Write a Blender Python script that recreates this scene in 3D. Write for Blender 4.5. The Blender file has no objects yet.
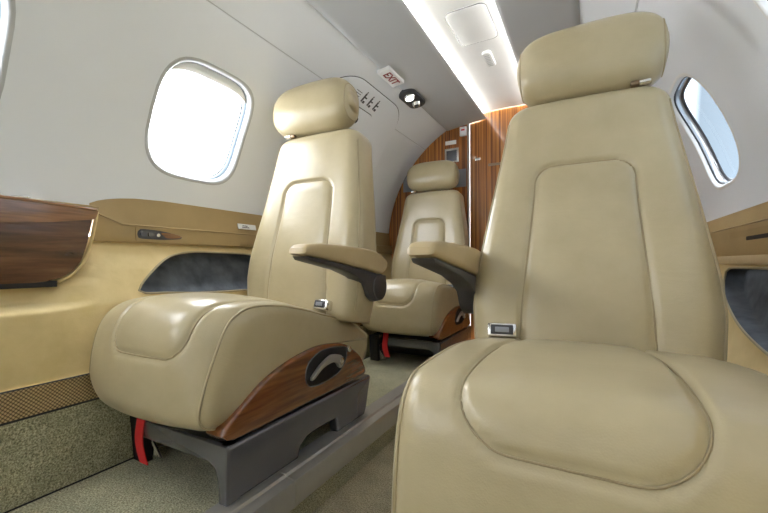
import bpy, bmesh, math, random
from math import sin, cos, pi, radians, sqrt, exp
from mathutils import Vector, Matrix
from mathutils.geometry import delaunay_2d_cdt

random.seed(7)
SC = bpy.context.scene
COL = SC.collection

# ------------------------------------------------------------------ cabin dimensions
XC, ZC, RR = -0.458, 0.77, 0.905      # axis and radius of the round cabin wall
YA, YB = -1.7, 2.6                    # cabin length seen here; rear bulkhead at YB
SEAM = 0.766                          # arc length where wall panel meets the overhead panel
AISLE_Z = -0.071
FLOOR_L, FLOOR_R = 0.037, -0.05

# ------------------------------------------------------------------ materials
def new_mat(name):
    m = bpy.data.materials.new(name)
    m.use_nodes = True
    nt = m.node_tree
    b = nt.nodes['Principled BSDF']
    return m, nt, b

def N(nt, t, **kw):
    n = nt.nodes.new(t)
    for k, v in kw.items():
        if k in n.inputs.keys():
            n.inputs[k].default_value = v
        else:
            setattr(n, k, v)
    return n

def ramp(nt, stops):
    r = nt.nodes.new('ShaderNodeValToRGB')
    e = r.color_ramp.elements
    while len(e) < len(stops):
        e.new(0.5)
    for i, (p, c) in enumerate(stops):
        e[i].position = p
        e[i].color = (*c, 1)
    return r

def coords(nt, scale=(1, 1, 1), rot=(0, 0, 0)):
    tc = nt.nodes.new('ShaderNodeTexCoord')
    mp = nt.nodes.new('ShaderNodeMapping')
    mp.inputs['Scale'].default_value = scale
    mp.inputs['Rotation'].default_value = rot
    nt.links.new(tc.outputs['Object'], mp.inputs['Vector'])
    return mp.outputs['Vector']

def plain(name, col, rough=0.5, metal=0.0, coat=0.0, vary=0.06, nscale=8.0, bump=0.0, bscale=80.0):
    m, nt, b = new_mat(name)
    L = nt.links.new
    v = coords(nt)
    n = N(nt, 'ShaderNodeTexNoise', Scale=nscale, Detail=4.0)
    L(v, n.inputs['Vector'])
    lo = tuple(c * (1 - vary) for c in col); hi = tuple(min(1, c * (1 + vary)) for c in col)
    r = ramp(nt, [(0.3, lo), (0.7, hi)])
    L(n.outputs['Fac'], r.inputs['Fac']); L(r.outputs['Color'], b.inputs['Base Color'])
    b.inputs['Roughness'].default_value = rough
    b.inputs['Metallic'].default_value = metal
    b.inputs['Coat Weight'].default_value = coat
    b.inputs['Coat Roughness'].default_value = 0.05
    if bump:
        n2 = N(nt, 'ShaderNodeTexNoise', Scale=bscale, Detail=3.0)
        L(v, n2.inputs['Vector'])
        bp = N(nt, 'ShaderNodeBump', Strength=bump, Distance=0.002)
        L(n2.outputs['Fac'], bp.inputs['Height']); L(bp.outputs['Normal'], b.inputs['Normal'])
    return m

def leather(name, c1, c2, rough=0.4, grain=420.0, wr=0.35, spec=0.5):
    m, nt, b = new_mat(name)
    L = nt.links.new
    v = coords(nt)
    n = N(nt, 'ShaderNodeTexNoise', Scale=7.0, Detail=5.0, Roughness=0.6)
    L(v, n.inputs['Vector'])
    r = ramp(nt, [(0.3, c1), (0.7, c2)])
    L(n.outputs['Fac'], r.inputs['Fac']); L(r.outputs['Color'], b.inputs['Base Color'])
    b.inputs['Roughness'].default_value = rough
    b.inputs['Specular IOR Level'].default_value = spec
    b.inputs['Coat Weight'].default_value = 0.25 if name == 'beige_leather' else 0.0
    b.inputs['Coat Roughness'].default_value = 0.28
    vo = N(nt, 'ShaderNodeTexVoronoi', Scale=grain)
    L(v, vo.inputs['Vector'])
    b1 = N(nt, 'ShaderNodeBump', Strength=0.12, Distance=0.001)
    L(vo.outputs['Distance'], b1.inputs['Height'])
    mp = coords(nt, (1.0, 1.6, 2.2))
    w = N(nt, 'ShaderNodeTexNoise', Scale=9.0, Detail=3.0, Distortion=0.8)
    L(mp, w.inputs['Vector'])
    b2 = N(nt, 'ShaderNodeBump', Strength=wr, Distance=0.012)
    L(w.outputs['Fac'], b2.inputs['Height']); L(b1.outputs['Normal'], b2.inputs['Normal'])
    L(b2.outputs['Normal'], b.inputs['Normal'])
    return m

def wood(name, stops, scale, rough=0.25, coat=1.0, dist=1.5, nscale=1.0, fine=(1, 1, 1), cr=0.04):
    m, nt, b = new_mat(name)
    L = nt.links.new
    v = coords(nt, scale)
    n = N(nt, 'ShaderNodeTexNoise', Scale=nscale, Detail=6.0, Roughness=0.6, Distortion=dist)
    L(v, n.inputs['Vector'])
    r = ramp(nt, stops)
    L(n.outputs['Fac'], r.inputs['Fac'])
    v2 = coords(nt, fine)
    n2 = N(nt, 'ShaderNodeTexNoise', Scale=1.0, Detail=3.0)
    L(v2, n2.inputs['Vector'])
    mx = N(nt, 'ShaderNodeMix', data_type='RGBA', blend_type='MULTIPLY')
    mx.inputs[0].default_value = 0.5
    r2 = ramp(nt, [(0.35, (0.35, 0.3, 0.28)), (0.6, (1, 1, 1))])
    L(n2.outputs['Fac'], r2.inputs['Fac'])
    L(r.outputs['Color'], mx.inputs[6]); L(r2.outputs['Color'], mx.inputs[7])
    L(mx.outputs[2], b.inputs['Base Color'])
    b.inputs['Roughness'].default_value = rough
    b.inputs['Coat Weight'].default_value = coat
    b.inputs['Coat Roughness'].default_value = cr
    return m

def carpet(name, c0, c1, c2):
    m, nt, b = new_mat(name)
    L = nt.links.new
    v = coords(nt)
    n = N(nt, 'ShaderNodeTexNoise', Scale=240.0, Detail=3.0, Roughness=0.7)
    L(v, n.inputs['Vector'])
    r = ramp(nt, [(0.32, c0), (0.5, c1), (0.68, c2)])
    L(n.outputs['Fac'], r.inputs['Fac'])
    n2 = N(nt, 'ShaderNodeTexNoise', Scale=14.0, Detail=4.0)
    L(v, n2.inputs['Vector'])
    mx = N(nt, 'ShaderNodeMix', data_type='RGBA', blend_type='MULTIPLY')
    mx.inputs[0].default_value = 0.6
    r2 = ramp(nt, [(0.3, (0.6, 0.6, 0.58)), (0.7, (1, 1, 1))])
    L(n2.outputs['Fac'], r2.inputs['Fac'])
    L(r.outputs['Color'], mx.inputs[6]); L(r2.outputs['Color'], mx.inputs[7])
    L(mx.outputs[2], b.inputs['Base Color'])
    b.inputs['Roughness'].default_value = 0.95
    b.inputs['Specular IOR Level'].default_value = 0.1
    b.inputs['Sheen Weight'].default_value = 0.2
    bp = N(nt, 'ShaderNodeBump', Strength=0.9, Distance=0.006)
    L(n.outputs['Fac'], bp.inputs['Height']); L(bp.outputs['Normal'], b.inputs['Normal'])
    return m

def emit(name, col, s):
    m, nt, b = new_mat(name)
    b.inputs['Base Color'].default_value = (*col, 1)
    b.inputs['Emission Color'].default_value = (*col, 1)
    b.inputs['Emission Strength'].default_value = s
    return m

M = {}
M['leather'] = leather('beige_leather', (0.425, 0.354, 0.212), (0.49, 0.415, 0.258), 0.31, 420.0, 0.10)
M['piping'] = plain('beige_piping', (0.42, 0.345, 0.21), 0.45)
M['seam'] = plain('seam_thread', (0.36, 0.29, 0.17), 0.6)
M['tan'] = leather('tan_leather', (0.66, 0.51, 0.235), (0.80, 0.64, 0.345), 0.55, 260.0, 0.12, 0.35)
M['ledge'] = leather('ledge_leather', (0.37, 0.265, 0.12), (0.42, 0.30, 0.14), 0.5, 300.0, 0.03, 0.4)
M['pad'] = leather('armrest_leather', (0.47, 0.36, 0.19), (0.53, 0.41, 0.23), 0.38, 420.0, 0.12)
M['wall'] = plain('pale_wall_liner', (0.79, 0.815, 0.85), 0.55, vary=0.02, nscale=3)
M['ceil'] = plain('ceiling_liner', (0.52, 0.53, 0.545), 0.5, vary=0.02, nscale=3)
M['white'] = plain('white_plastic', (0.8, 0.8, 0.79), 0.35, vary=0.02)
M['frame'] = plain('window_frame_plastic', (0.46, 0.47, 0.48), 0.4, vary=0.02)
M['bezel'] = plain('window_bezel', (0.20, 0.25, 0.30), 0.2, vary=0.02, coat=0.5)
M['bezelR'] = plain('grey_gloss_bezel', (0.50, 0.50, 0.51), 0.18, metal=0.6, vary=0.02)
M['gasket'] = plain('dark_gasket', (0.03, 0.03, 0.035), 0.4)
M['grey'] = plain('gunmetal_paint', (0.17, 0.17, 0.185), 0.24, metal=0.55, coat=0.3, vary=0.05)
M['dark'] = plain('charcoal_plastic', (0.045, 0.045, 0.05), 0.4, vary=0.1)
M['black'] = plain('black_plastic', (0.010, 0.010, 0.011), 0.6)
M['suede'] = plain('charcoal_suede', (0.075, 0.085, 0.10), 0.8, vary=0.45, nscale=18, bump=0.4)
M['chrome'] = plain('bright_metal', (0.75, 0.74, 0.72), 0.2, metal=1.0)
M['brass'] = plain('warm_metal', (0.30, 0.22, 0.15), 0.38, metal=1.0)
M['alu'] = plain('rail_metal', (0.46, 0.445, 0.41), 0.3, metal=0.6)
M['suedegrey'] = plain('blue_grey_panel', (0.24, 0.26, 0.29), 0.4, vary=0.03)
M['red'] = plain('red_webbing', (0.62, 0.02, 0.025), 0.6)
M['redtext'] = plain('dark_red_lettering', (0.25, 0.02, 0.03), 0.5)
M['ink'] = plain('grey_ink', (0.06, 0.06, 0.07), 0.5)
M['glow'] = emit('cove_lamp', (1.0, 0.985, 0.95), 8.5)
M['bulb'] = emit('reading_bulb', (1.0, 0.97, 0.9), 3.0)
M['walnut'] = wood('dark_walnut', [(0.3, (0.05, 0.02, 0.008)), (0.5, (0.13, 0.055, 0.022)), (0.7, (0.24, 0.115, 0.05))], (40, 1.2, 14), fine=(180, 6, 90), nscale=1.0)
M['lidwood'] = wood('amber_walnut', [(0.3, (0.20, 0.085, 0.03)), (0.55, (0.30, 0.135, 0.045)), (0.75, (0.36, 0.18, 0.07))], (12, 2.0, 20), fine=(160, 8, 160))
M['seatwood'] = wood('red_brown_veneer', [(0.3, (0.11, 0.034, 0.011)), (0.5, (0.21, 0.072, 0.022)), (0.75, (0.32, 0.125, 0.042))], (10, 1.6, 16), fine=(120, 8, 120))
M['zebra'] = wood('striped_veneer', [(0.34, (0.14, 0.040, 0.008)), (0.46, (0.32, 0.108, 0.022)), (0.56, (0.54, 0.205, 0.042)), (0.70, (0.68, 0.30, 0.07))], (80, 60, 0.3), rough=0.3, dist=0.25, fine=(90, 60, 2.0), coat=0.8, cr=0.03)
M['carpet'] = carpet('olive_carpet', (0.14, 0.128, 0.070), (0.50, 0.475, 0.295), (0.90, 0.86, 0.60))
M['carpetL'] = carpet('aisle_carpet', (0.20, 0.17, 0.09), (0.52, 0.45, 0.28), (0.82, 0.72, 0.50))

def net_mat():
    m, nt, b = new_mat('woven_net')
    L = nt.links.new
    tc = nt.nodes.new('ShaderNodeTexCoord')
    mp = N(nt, 'ShaderNodeMapping')
    mp.inputs['Rotation'].default_value = (radians(45), 0, 0)
    L(tc.outputs['Object'], mp.inputs['Vector'])
    sx = N(nt, 'ShaderNodeSeparateXYZ'); L(mp.outputs['Vector'], sx.inputs[0])
    outs = []
    for ax in ('Y', 'Z'):
        a = N(nt, 'ShaderNodeMath', operation='MULTIPLY'); L(sx.outputs[ax], a.inputs[0]); a.inputs[1].default_value = 150 * pi
        s = N(nt, 'ShaderNodeMath', operation='SINE'); L(a.outputs[0], s.inputs[0])
        q = N(nt, 'ShaderNodeMath', operation='ABSOLUTE'); L(s.outputs[0], q.inputs[0])
        outs.append(q.outputs[0])
    mn = N(nt, 'ShaderNodeMath', operation='MULTIPLY'); L(outs[0], mn.inputs[0]); L(outs[1], mn.inputs[1])
    r = ramp(nt, [(0.08, (0.10, 0.06, 0.02)), (0.35, (0.46, 0.31, 0.13)), (0.9, (0.70, 0.52, 0.27))])
    L(mn.outputs[0], r.inputs['Fac']); L(r.outputs['Color'], b.inputs['Base Color'])
    bp = N(nt, 'ShaderNodeBump', Strength=0.8, Distance=0.003)
    L(mn.outputs[0], bp.inputs['Height']); L(bp.outputs['Normal'], b.inputs['Normal'])
    b.inputs['Roughness'].default_value = 0.5
    return m
M['net'] = net_mat()

def glass_mat(name, tint):
    m = bpy.data.materials.new(name); m.use_nodes = True
    nt = m.node_tree; nt.nodes.clear()
    o = nt.nodes.new('ShaderNodeOutputMaterial')
    t = nt.nodes.new('ShaderNodeBsdfTransparent'); t.inputs['Color'].default_value = (*tint, 1)
    g = nt.nodes.new('ShaderNodeBsdfGlossy'); g.inputs['Roughness'].default_value = 0.02
    f = nt.nodes.new('ShaderNodeFresnel'); f.inputs['IOR'].default_value = 1.12
    mx = nt.nodes.new('ShaderNodeMixShader')
    nt.nodes.remove(f); mx.inputs[0].default_value = 0.04; nt.links.new(t.outputs[0], mx.inputs[1]); nt.links.new(g.outputs[0], mx.inputs[2])
    nt.links.new(mx.outputs[0], o.inputs['Surface'])
    return m
M['glass'] = glass_mat('clear_pane', (0.97, 0.985, 1.0))
M['glassT'] = glass_mat('tinted_pane', (0.86, 0.93, 1.0))

# ------------------------------------------------------------------ object helpers
def link(name, me, mat, parent=None):
    o = bpy.data.objects.new(name, me)
    COL.objects.link(o)
    if mat is not None:
        me.materials.append(M[mat])
    if parent is not None:
        o.parent = parent
    return o

def mesh(name, vs, fs, mat, parent=None, smooth=True, fix=True):
    me = bpy.data.meshes.new(name)
    me.from_pydata([tuple(v) for v in vs], [], fs)
    bm = bmesh.new(); bm.from_mesh(me)
    bmesh.ops.remove_doubles(bm, verts=bm.verts, dist=1e-6)
    if fix:
        bmesh.ops.recalc_face_normals(bm, faces=bm.faces)
    for f in bm.faces:
        f.smooth = smooth
    bm.to_mesh(me); bm.free()
    return link(name, me, mat, parent)

def bm_obj(name, bm, mat, parent=None, smooth=True, angle=40):
    bmesh.ops.recalc_face_normals(bm, faces=bm.faces)
    lim = radians(angle)
    for f in bm.faces: f.smooth = smooth
    for e in bm.edges:
        if len(e.link_faces) == 2 and e.calc_face_angle(0) > lim:
            e.smooth = False
    me = bpy.data.meshes.new(name)
    bm.to_mesh(me); bm.free()
    return link(name, me, mat, parent)

def empty(name, loc, label=None, cat=None, group=None, kind=None):
    o = bpy.data.objects.new(name, None); COL.objects.link(o)
    o.location = loc; o.empty_display_size = 0.05
    tag(o, label, cat, group, kind)
    return o

def tag(o, label=None, cat=None, group=None, kind=None):
    if label: o['label'] = label
    if cat: o['category'] = cat
    if group: o['group'] = group
    if kind: o['kind'] = kind
    return o

def add_box(bm, x0, x1, y0, y1, z0, z1, bev=0.0, seg=2):
    r = bmesh.ops.create_cube(bm, size=1.0)
    vs = r['verts']
    for v in vs:
        v.co = Vector(((x0 + x1) / 2 + v.co.x * (x1 - x0), (y0 + y1) / 2 + v.co.y * (y1 - y0), (z0 + z1) / 2 + v.co.z * (z1 - z0)))
    if bev:
        es = list({e for v in vs for e in v.link_edges})
        bmesh.ops.bevel(bm, geom=es, offset=bev, segments=seg, affect='EDGES', profile=0.5)

def box(name, x0, x1, y0, y1, z0, z1, mat, parent=None, bev=0.0, seg=2):
    bm = bmesh.new(); add_box(bm, x0, x1, y0, y1, z0, z1, bev, seg)
    return bm_obj(name, bm, mat, parent)

def prism(name, poly, a0, a1, axis, mat, parent=None, bev=0.0, seg=3):
    """polygon in the plane across `axis`, extruded a0..a1, rims bevelled"""
    def P(p, a):
        return Vector((a, p[0], p[1])) if axis == 'x' else Vector((p[0], a, p[1])) if axis == 'y' else Vector((p[0], p[1], a))
    bm = bmesh.new()
    lo = [bm.verts.new(P(p, a0)) for p in poly]; hi = [bm.verts.new(P(p, a1)) for p in poly]
    n = len(poly)
    fl = bm.faces.new(lo[::-1]); fh = bm.faces.new(hi)
    for i in range(n):
        bm.faces.new((lo[i], lo[(i + 1) % n], hi[(i + 1) % n], hi[i]))
    bmesh.ops.recalc_face_normals(bm, faces=bm.faces)
    if bev:
        es = list(fl.edges) + list(fh.edges)
        bmesh.ops.bevel(bm, geom=es, offset=bev, segments=seg, affect='EDGES', profile=0.5)
    bmesh.ops.triangulate(bm, faces=[f for f in bm.faces if len(f.verts) > 4])
    return bm_obj(name, bm, mat, parent, angle=35)

def tube_data(pts, r, n=8, closed=False):
    pts = [Vector(p) for p in pts]; m = len(pts)
    vs, fs = [], []
    up = None
    for i, p in enumerate(pts):
        a = pts[(i - 1) % m] if (closed or i > 0) else p
        b = pts[(i + 1) % m] if (closed or i < m - 1) else p
        t = (b - a).normalized()
        if up is None:
            up = Vector((0, 0, 1)) if abs(t.z) < 0.9 else Vector((1, 0, 0))
        s = t.cross(up)
        if s.length < 1e-6: s = t.orthogonal()
        s.normalize(); up = s.cross(t).normalized()
        for k in range(n):
            q = 2 * pi * k / n
            vs.append(p + r * (cos(q) * s + sin(q) * up))
    for i in range(m if closed else m - 1):
        j = (i + 1) % m
        for k in range(n):
            l = (k + 1) % n
            fs.append((i * n + k, i * n + l, j * n + l, j * n + k))
    if not closed:
        fs.append(tuple(range(n))[::-1]); fs.append(tuple((m - 1) * n + k for k in range(n)))
    return vs, fs

def tube(name, pts, r, mat, parent=None, n=8, closed=False):
    vs, fs = tube_data(pts, r, n, closed)
    return mesh(name, vs, fs, mat, parent)

def tubes(name, lines, r, mat, parent=None, n=6):
    V, F = [], []
    for pts, closed in lines:
        vs, fs = tube_data(pts, r, n, closed)
        F += [tuple(i + len(V) for i in f) for f in fs]; V += vs
    return mesh(name, V, F, mat, parent)

def smooth_line(pts, n, closed=False):
    """Catmull-Rom through pts, resampled evenly to n points"""
    P = [Vector(p) for p in pts]; m = len(P); out = []
    segs = m if closed else m - 1
    for i in range(segs):
        if closed:
            a, b, c, d = P[(i - 1) % m], P[i], P[(i + 1) % m], P[(i + 2) % m]
        else:
            a, b, c, d = P[max(i - 1, 0)], P[i], P[i + 1], P[min(i + 2, m - 1)]
        for k in range(16):
            t = k / 16
            out.append(0.5 * ((2 * b) + (c - a) * t + (2 * a - 5 * b + 4 * c - d) * t * t + (3 * b - a - 3 * c + d) * t ** 3))
    out.append(P[0] if closed else P[-1])
    ds = [0]
    for i in range(1, len(out)): ds.append(ds[-1] + (out[i] - out[i - 1]).length)
    res = []; j = 0
    cnt = n if closed else n - 1
    for k in range(n):
        s = ds[-1] * k / cnt
        while j < len(ds) - 2 and ds[j + 1] < s: j += 1
        t = (s - ds[j]) / max(ds[j + 1] - ds[j], 1e-9)
        res.append(out[j].lerp(out[j + 1], min(t, 1)))
    return res

def rrect(cu, cv, hu, hv, r, n=8):
    pts = []
    for sx, sy, a0 in ((1, 1, 0), (-1, 1, 90), (-1, -1, 180), (1, -1, 270)):
        for k in range(n + 1):
            a = radians(a0 + 90 * k / n)
            pts.append((cu + sx * (hu - r) + r * cos(a), cv + sy * (hv - r) + r * sin(a)))
    return pts

def oval(cu, cv, hu, hv, r, n=8):
    """rounded window outline with bowed sides"""
    out = []
    for k in range(4 * (n + 1)):
        a = 2 * pi * k / (4 * (n + 1)); c, q = cos(a), sin(a)
        out.append((cu + hu * math.copysign(abs(c) ** 0.56, c), cv + hv * math.copysign(abs(q) ** 0.56, q)))
    return out

def inside(p, poly):
    x, y = p; c = False; n = len(poly)
    for i in range(n):
        x0, y0 = poly[i][0], poly[i][1]; x1, y1 = poly[i - 1][0], poly[i - 1][1]
        if (y0 > y) != (y1 > y) and x < (x1 - x0) * (y - y0) / (y1 - y0) + x0:
            c = not c
    return c

def fill(outline, holes=(), du=0.06, dv=0.03):
    """triangulated 2-D domain with inner grid points and holes"""
    vs = [Vector((p[0], p[1])) for p in outline]; es = [(i, (i + 1) % len(vs)) for i in range(len(vs))]
    for h in holes:
        b = len(vs); vs += [Vector((p[0], p[1])) for p in h]
        es += [(b + i, b + (i + 1) % len(h)) for i in range(len(h))]
    us = [p[0] for p in outline]; ws = [p[1] for p in outline]
    u0, u1, w0, w1 = min(us), max(us), min(ws), max(ws)
    nu, nv = max(1, int(round((u1 - u0) / du))), max(1, int(round((w1 - w0) / dv)))
    for i in range(1, nu):
        for j in range(1, nv):
            p = (u0 + (u1 - u0) * i / nu, w0 + (w1 - w0) * j / nv)
            if inside(p, outline) and not any(inside(p, h) for h in holes):
                vs.append(Vector(p))
    r = delaunay_2d_cdt(vs, es, [], 0, 1e-6)
    V, F = r[0], []
    for f in r[2]:
        c = (sum(V[i][0] for i in f) / len(f), sum(V[i][1] for i in f) / len(f))
        if inside(c, outline) and not any(inside(c, h) for h in holes):
            F.append(tuple(f))
    return [(v[0], v[1]) for v in V], F

def rect(u0, u1, v0, v1, nu=1, nv=1):
    p = []
    p += [(u0 + (u1 - u0) * i / nu, v0) for i in range(nu)]
    p += [(u1, v0 + (v1 - v0) * i / nv) for i in range(nv)]
    p += [(u1 - (u1 - u0) * i / nu, v1) for i in range(nu)]
    p += [(u0, v1 - (v1 - v0) * i / nv) for i in range(nv)]
    return p

def sheet(name, fn, outline, mat, parent=None, holes=(), du=0.06, dv=0.03):
    V, F = fill(outline, holes, du, dv)
    return mesh(name, [fn(u, v) for u, v in V], F, mat, parent)

def patch(name, fn, outline, d, mat, parent=None, d0=0.0, du=0.03, dv=0.03, holes=()):
    """raised plate: fn(u, v, depth); rim wall from d0 to d"""
    V, F = fill(outline, holes, du, dv)
    vs = [fn(u, v, d) for u, v in V]; fs = list(F)
    n = len(outline); b = len(vs)
    vs += [fn(u, v, d) for u, v in outline] + [fn(u, v, d0) for u, v in outline]
    for i in range(n):
        j = (i + 1) % n
        fs.append((b + i, b + j, b + n + j, b + n + i))
    me = bpy.data.meshes.new(name)
    me.from_pydata([tuple(v) for v in vs], [], fs)
    bm = bmesh.new(); bm.from_mesh(me)
    bmesh.ops.remove_doubles(bm, verts=bm.verts, dist=1e-5)
    bpy.data.meshes.remove(me)
    return bm_obj(name, bm, mat, parent)

def cyl_obj(name, p0, p1, r, mat, parent=None, n=20, r2=None, bev=0.0):
    bm = bmesh.new()
    p0, p1 = Vector(p0), Vector(p1); d = p1 - p0
    mt = Matrix.Translation((p0 + p1) / 2) @ d.to_track_quat('Z', 'Y').to_matrix().to_4x4()
    res = bmesh.ops.create_cone(bm, cap_ends=True, segments=n, radius1=r, radius2=r if r2 is None else r2, depth=d.length, matrix=mt)
    if bev:
        es = [e for e in bm.edges if any(len(f.verts) > 4 for f in e.link_faces)]
        bmesh.ops.bevel(bm, geom=es, offset=bev, segments=2, affect='EDGES', profile=0.5)
    return bm_obj(name, bm, mat, parent)

def text_obj(name, body, size, mat, parent, matrix, depth=0.0006):
    c = bpy.data.curves.new(name, 'FONT'); c.body = body; c.size = size
    c.align_x = 'CENTER'; c.align_y = 'CENTER'; c.extrude = depth; c.offset = size * 0.015
    t = bpy.data.objects.new(name, c); COL.objects.link(t)
    dg = bpy.context.evaluated_depsgraph_get()
    me = bpy.data.meshes.new_from_object(t.evaluated_get(dg))
    bpy.data.objects.remove(t); bpy.data.curves.remove(c)
    me.materials.clear()
    o = link(name, me, mat, parent)
    o.matrix_local = matrix
    return o

# ------------------------------------------------------------------ cabin shell
def wallf(side):
    def f(y, a, d=0.0):
        th = a / RR; r = RR - d
        return Vector((XC + side * r * cos(th), y, ZC + r * sin(th)))
    return f
WL, WR = wallf(-1), wallf(1)

left_windows = [(1.70, 0.370), (0.935, 0.380), (0.19, 0.380), (-0.60, 0.378), (-1.35, 0.378)]  # first entry is an unseen hatch window, added to light the rear seat
right_windows = [(1.785, 0.34), (0.955, 0.36), (0.165, 0.36), (-0.62, 0.36), (-1.35, 0.36)]
WHU, WHV, WR_ = 0.184, 0.204, 0.120

def shell(side, W, wins, sname):
    holes = [oval(y, a, WHU + 0.014, WHV + 0.014, WR_ + 0.014, 10) for y, a in wins]
    tag(sheet('wall_' + sname, W, rect(YA, YB, 0.0, SEAM, 60, 20), 'wall', None, holes, 0.06, 0.03), kind='structure')
shell(-1, WL, left_windows, 'left')
shell(1, WR, right_windows, 'right')

wn = 0
for side, W, wins in ((-1, WL, left_windows), (1, WR, right_windows)):
    for (yc, ac) in wins:
        wn += 1
        root = empty('window_%d' % wn, W(yc, ac), kind='structure')
        inv = Vector(W(yc, ac))
        WW = lambda u, v, d=0.0: W(u, v, d) - inv
        # frame: rolled lip and reveal going out through the wall
        steps = [(0.014, 0.0), (0.009, 0.0012), (0.004, 0.001), (0.0, -0.003), (-0.003, -0.009), (-0.006, -0.020)]
        if side > 0:
            steps = [(0.014, 0.0), (0.009, 0.0012), (0.004, 0.001), (0.0, -0.003), (-0.002, -0.008), (-0.004, -0.010)]
        vs, fs = [], []
        K = None
        for e, d in steps:
            o = oval(yc, ac, WHU + e, WHV + e, WR_ + e, 10); K = len(o)
            vs += [WW(u, v, d) for u, v in o]
        for i in range(len(steps) - 1):
            for k in range(K):
                l = (k + 1) % K
                fs.append((i * K + k, i * K + l, (i + 1) * K + l, (i + 1) * K + k))
        mesh('window_frame', vs, fs, 'frame' if side < 0 else 'white', root)
        def ring(name, s2, mat):
            vs, fs = [], []
            for e, d in s2:
                vs += [WW(u, v, d) for u, v in oval(yc, ac, WHU + e, WHV + e, WR_ + e, 10)]
            for i in range(len(s2) - 1):
                for k in range(K):
                    l = (k + 1) % K
                    fs.append((i * K + k, i * K + l, (i + 1) * K + l, (i + 1) * K + k))
            mesh(name, vs, fs, mat, root)
        if side < 0:
            ring('inner_bezel', [(-0.006, -0.020), (-0.010, -0.023), (-0.014, -0.036)], 'bezel')
            ring('window_seal', [(-0.014, -0.036), (-0.0165, -0.037), (-0.0175, -0.039)], 'gasket')
            D = 0.039
        else:
            ring('window_seal', [(-0.004, -0.010), (-0.005, -0.014), (-0.007, -0.015)], 'gasket')
            ring('inner_bezel', [(-0.007, -0.015), (-0.002, -0.018), (-0.007, -0.023), (-0.003, -0.027), (-0.010, -0.033)], 'bezelR')
            ring('outer_seal', [(-0.010, -0.033), (-0.017, -0.035), (-0.018, -0.040)], 'gasket')
            D = 0.040
        o = oval(yc, ac, WHU - 0.017, WHV - 0.017, WR_ - 0.017, 10)
        V, F = fill(o, (), 0.05, 0.03)
        mesh('window_pane', [WW(u, v, -D) for u, v in V], F, 'glass' if side < 0 else 'glassT', root)
        if side < 0:
            # pulled-up shade with its curved lower edge
            top = []
            nn = 24
            up_o = [p for p in oval(yc, ac, WHU - 0.008, WHV - 0.008, WR_ - 0.008, 14) if p[1] > ac + WHV - 0.062]
            up_o.sort(key=lambda p: p[0])
            low = [(p[0], ac + WHV - 0.066 + 0.024 * sin(pi * (i / (len(up_o) - 1)))) for i, p in enumerate(up_o)]
            low = [(p[0], min(p[1], q[1] - 0.001)) for p, q in zip(low, up_o)]
            vs = [WW(u, v, -0.022) for u, v in up_o] + [WW(u, v, -0.018) for u, v in low]
            vs += [WW(u, v, -0.028) for u, v in up_o] + [WW(u, v, -0.026) for u, v in low]
            k = len(up_o); fs = []
            for i in range(k - 1):
                fs.append((i, i + 1, k + i + 1, k + i)); fs.append((2 * k + i, 2 * k + i + 1, 3 * k + i + 1, 3 * k + i))
                fs.append((k + i, k + i + 1, 3 * k + i + 1, 3 * k + i)); fs.append((i, i + 1, 2 * k + i + 1, 2 * k + i))
            mesh('window_shade', vs, fs, 'white', root)

# overhead: liner above the seam, sloping valance with the cove lip, centre panel
VAL = 0.97
croot = empty('ceiling', (XC, 0, 1.64), kind='structure')
c0 = Vector((XC, 0, 1.64))
def sweep_y(name, prof, y0, y1, mat, parent, off, smooth=True):
    vs = [Vector((x, y, z)) - off for y in (y0, y1) for x, z in prof]
    n = len(prof)
    fs = [(i, i + 1, n + i + 1, n + i) for i in range(n - 1)]
    bm = bmesh.new()
    vv = [bm.verts.new(v) for v in vs]
    for f in fs: bm.faces.new([vv[i] for i in f])
    return bm_obj(name, bm, mat, parent, angle=50)
for s in (-1, 1):
    prof = []
    for k in range(13):
        th = (SEAM + 0.004 + (VAL - SEAM - 0.004) * k / 12) / RR
        prof.append((XC + s * RR * cos(th), ZC + RR * sin(th)))
    sweep_y('overhead_liner', prof, YA, YB, 'wall', croot, c0)
    th = VAL / RR
    bx, bz = RR * cos(th), ZC + RR * sin(th)
    vprof = [(bx + 0.003, bz + 0.002), (bx - 0.004, bz - 0.004), (bx - 0.03, bz - 0.001), (bx - 0.10, bz + 0.012), (0.24, 1.592), (0.17, 1.599), (0.155, 1.602), (0.151, 1.606), (0.154, 1.611), (0.165, 1.612), (0.198, 1.612)]
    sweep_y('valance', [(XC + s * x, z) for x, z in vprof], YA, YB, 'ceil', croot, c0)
    th2 = (SEAM - 0.001) / RR
    tube('seam_bead', [Vector((XC + s * (RR - 0.0005) * cos(th2), y, ZC + (RR - 0.0005) * sin(th2))) - c0 for y in (YA, YB)], 0.0016, 'wall', croot, 6)
    # dark backing of the seam
    bp = []
    for k in range(5):
        th = (SEAM - 0.03 + 0.064 * k / 4) / RR
        bp.append((XC + s * (RR + 0.0015) * cos(th), ZC + (RR + 0.0015) * sin(th)))
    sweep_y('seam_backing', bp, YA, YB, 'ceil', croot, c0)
cp = [(-0.196, 1.604), (-0.196, 1.628), (-0.186, 1.638), (-0.165, 1.644), (-0.13, 1.648), (-0.08, 1.651), (0, 1.652), (0.08, 1.651), (0.13, 1.648), (0.165, 1.644), (0.186, 1.638), (0.196, 1.628), (0.196, 1.604)]
sweep_y('centre_panel', [(XC + x, z) for x, z in cp], YA, YB, 'white', croot, c0)
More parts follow.
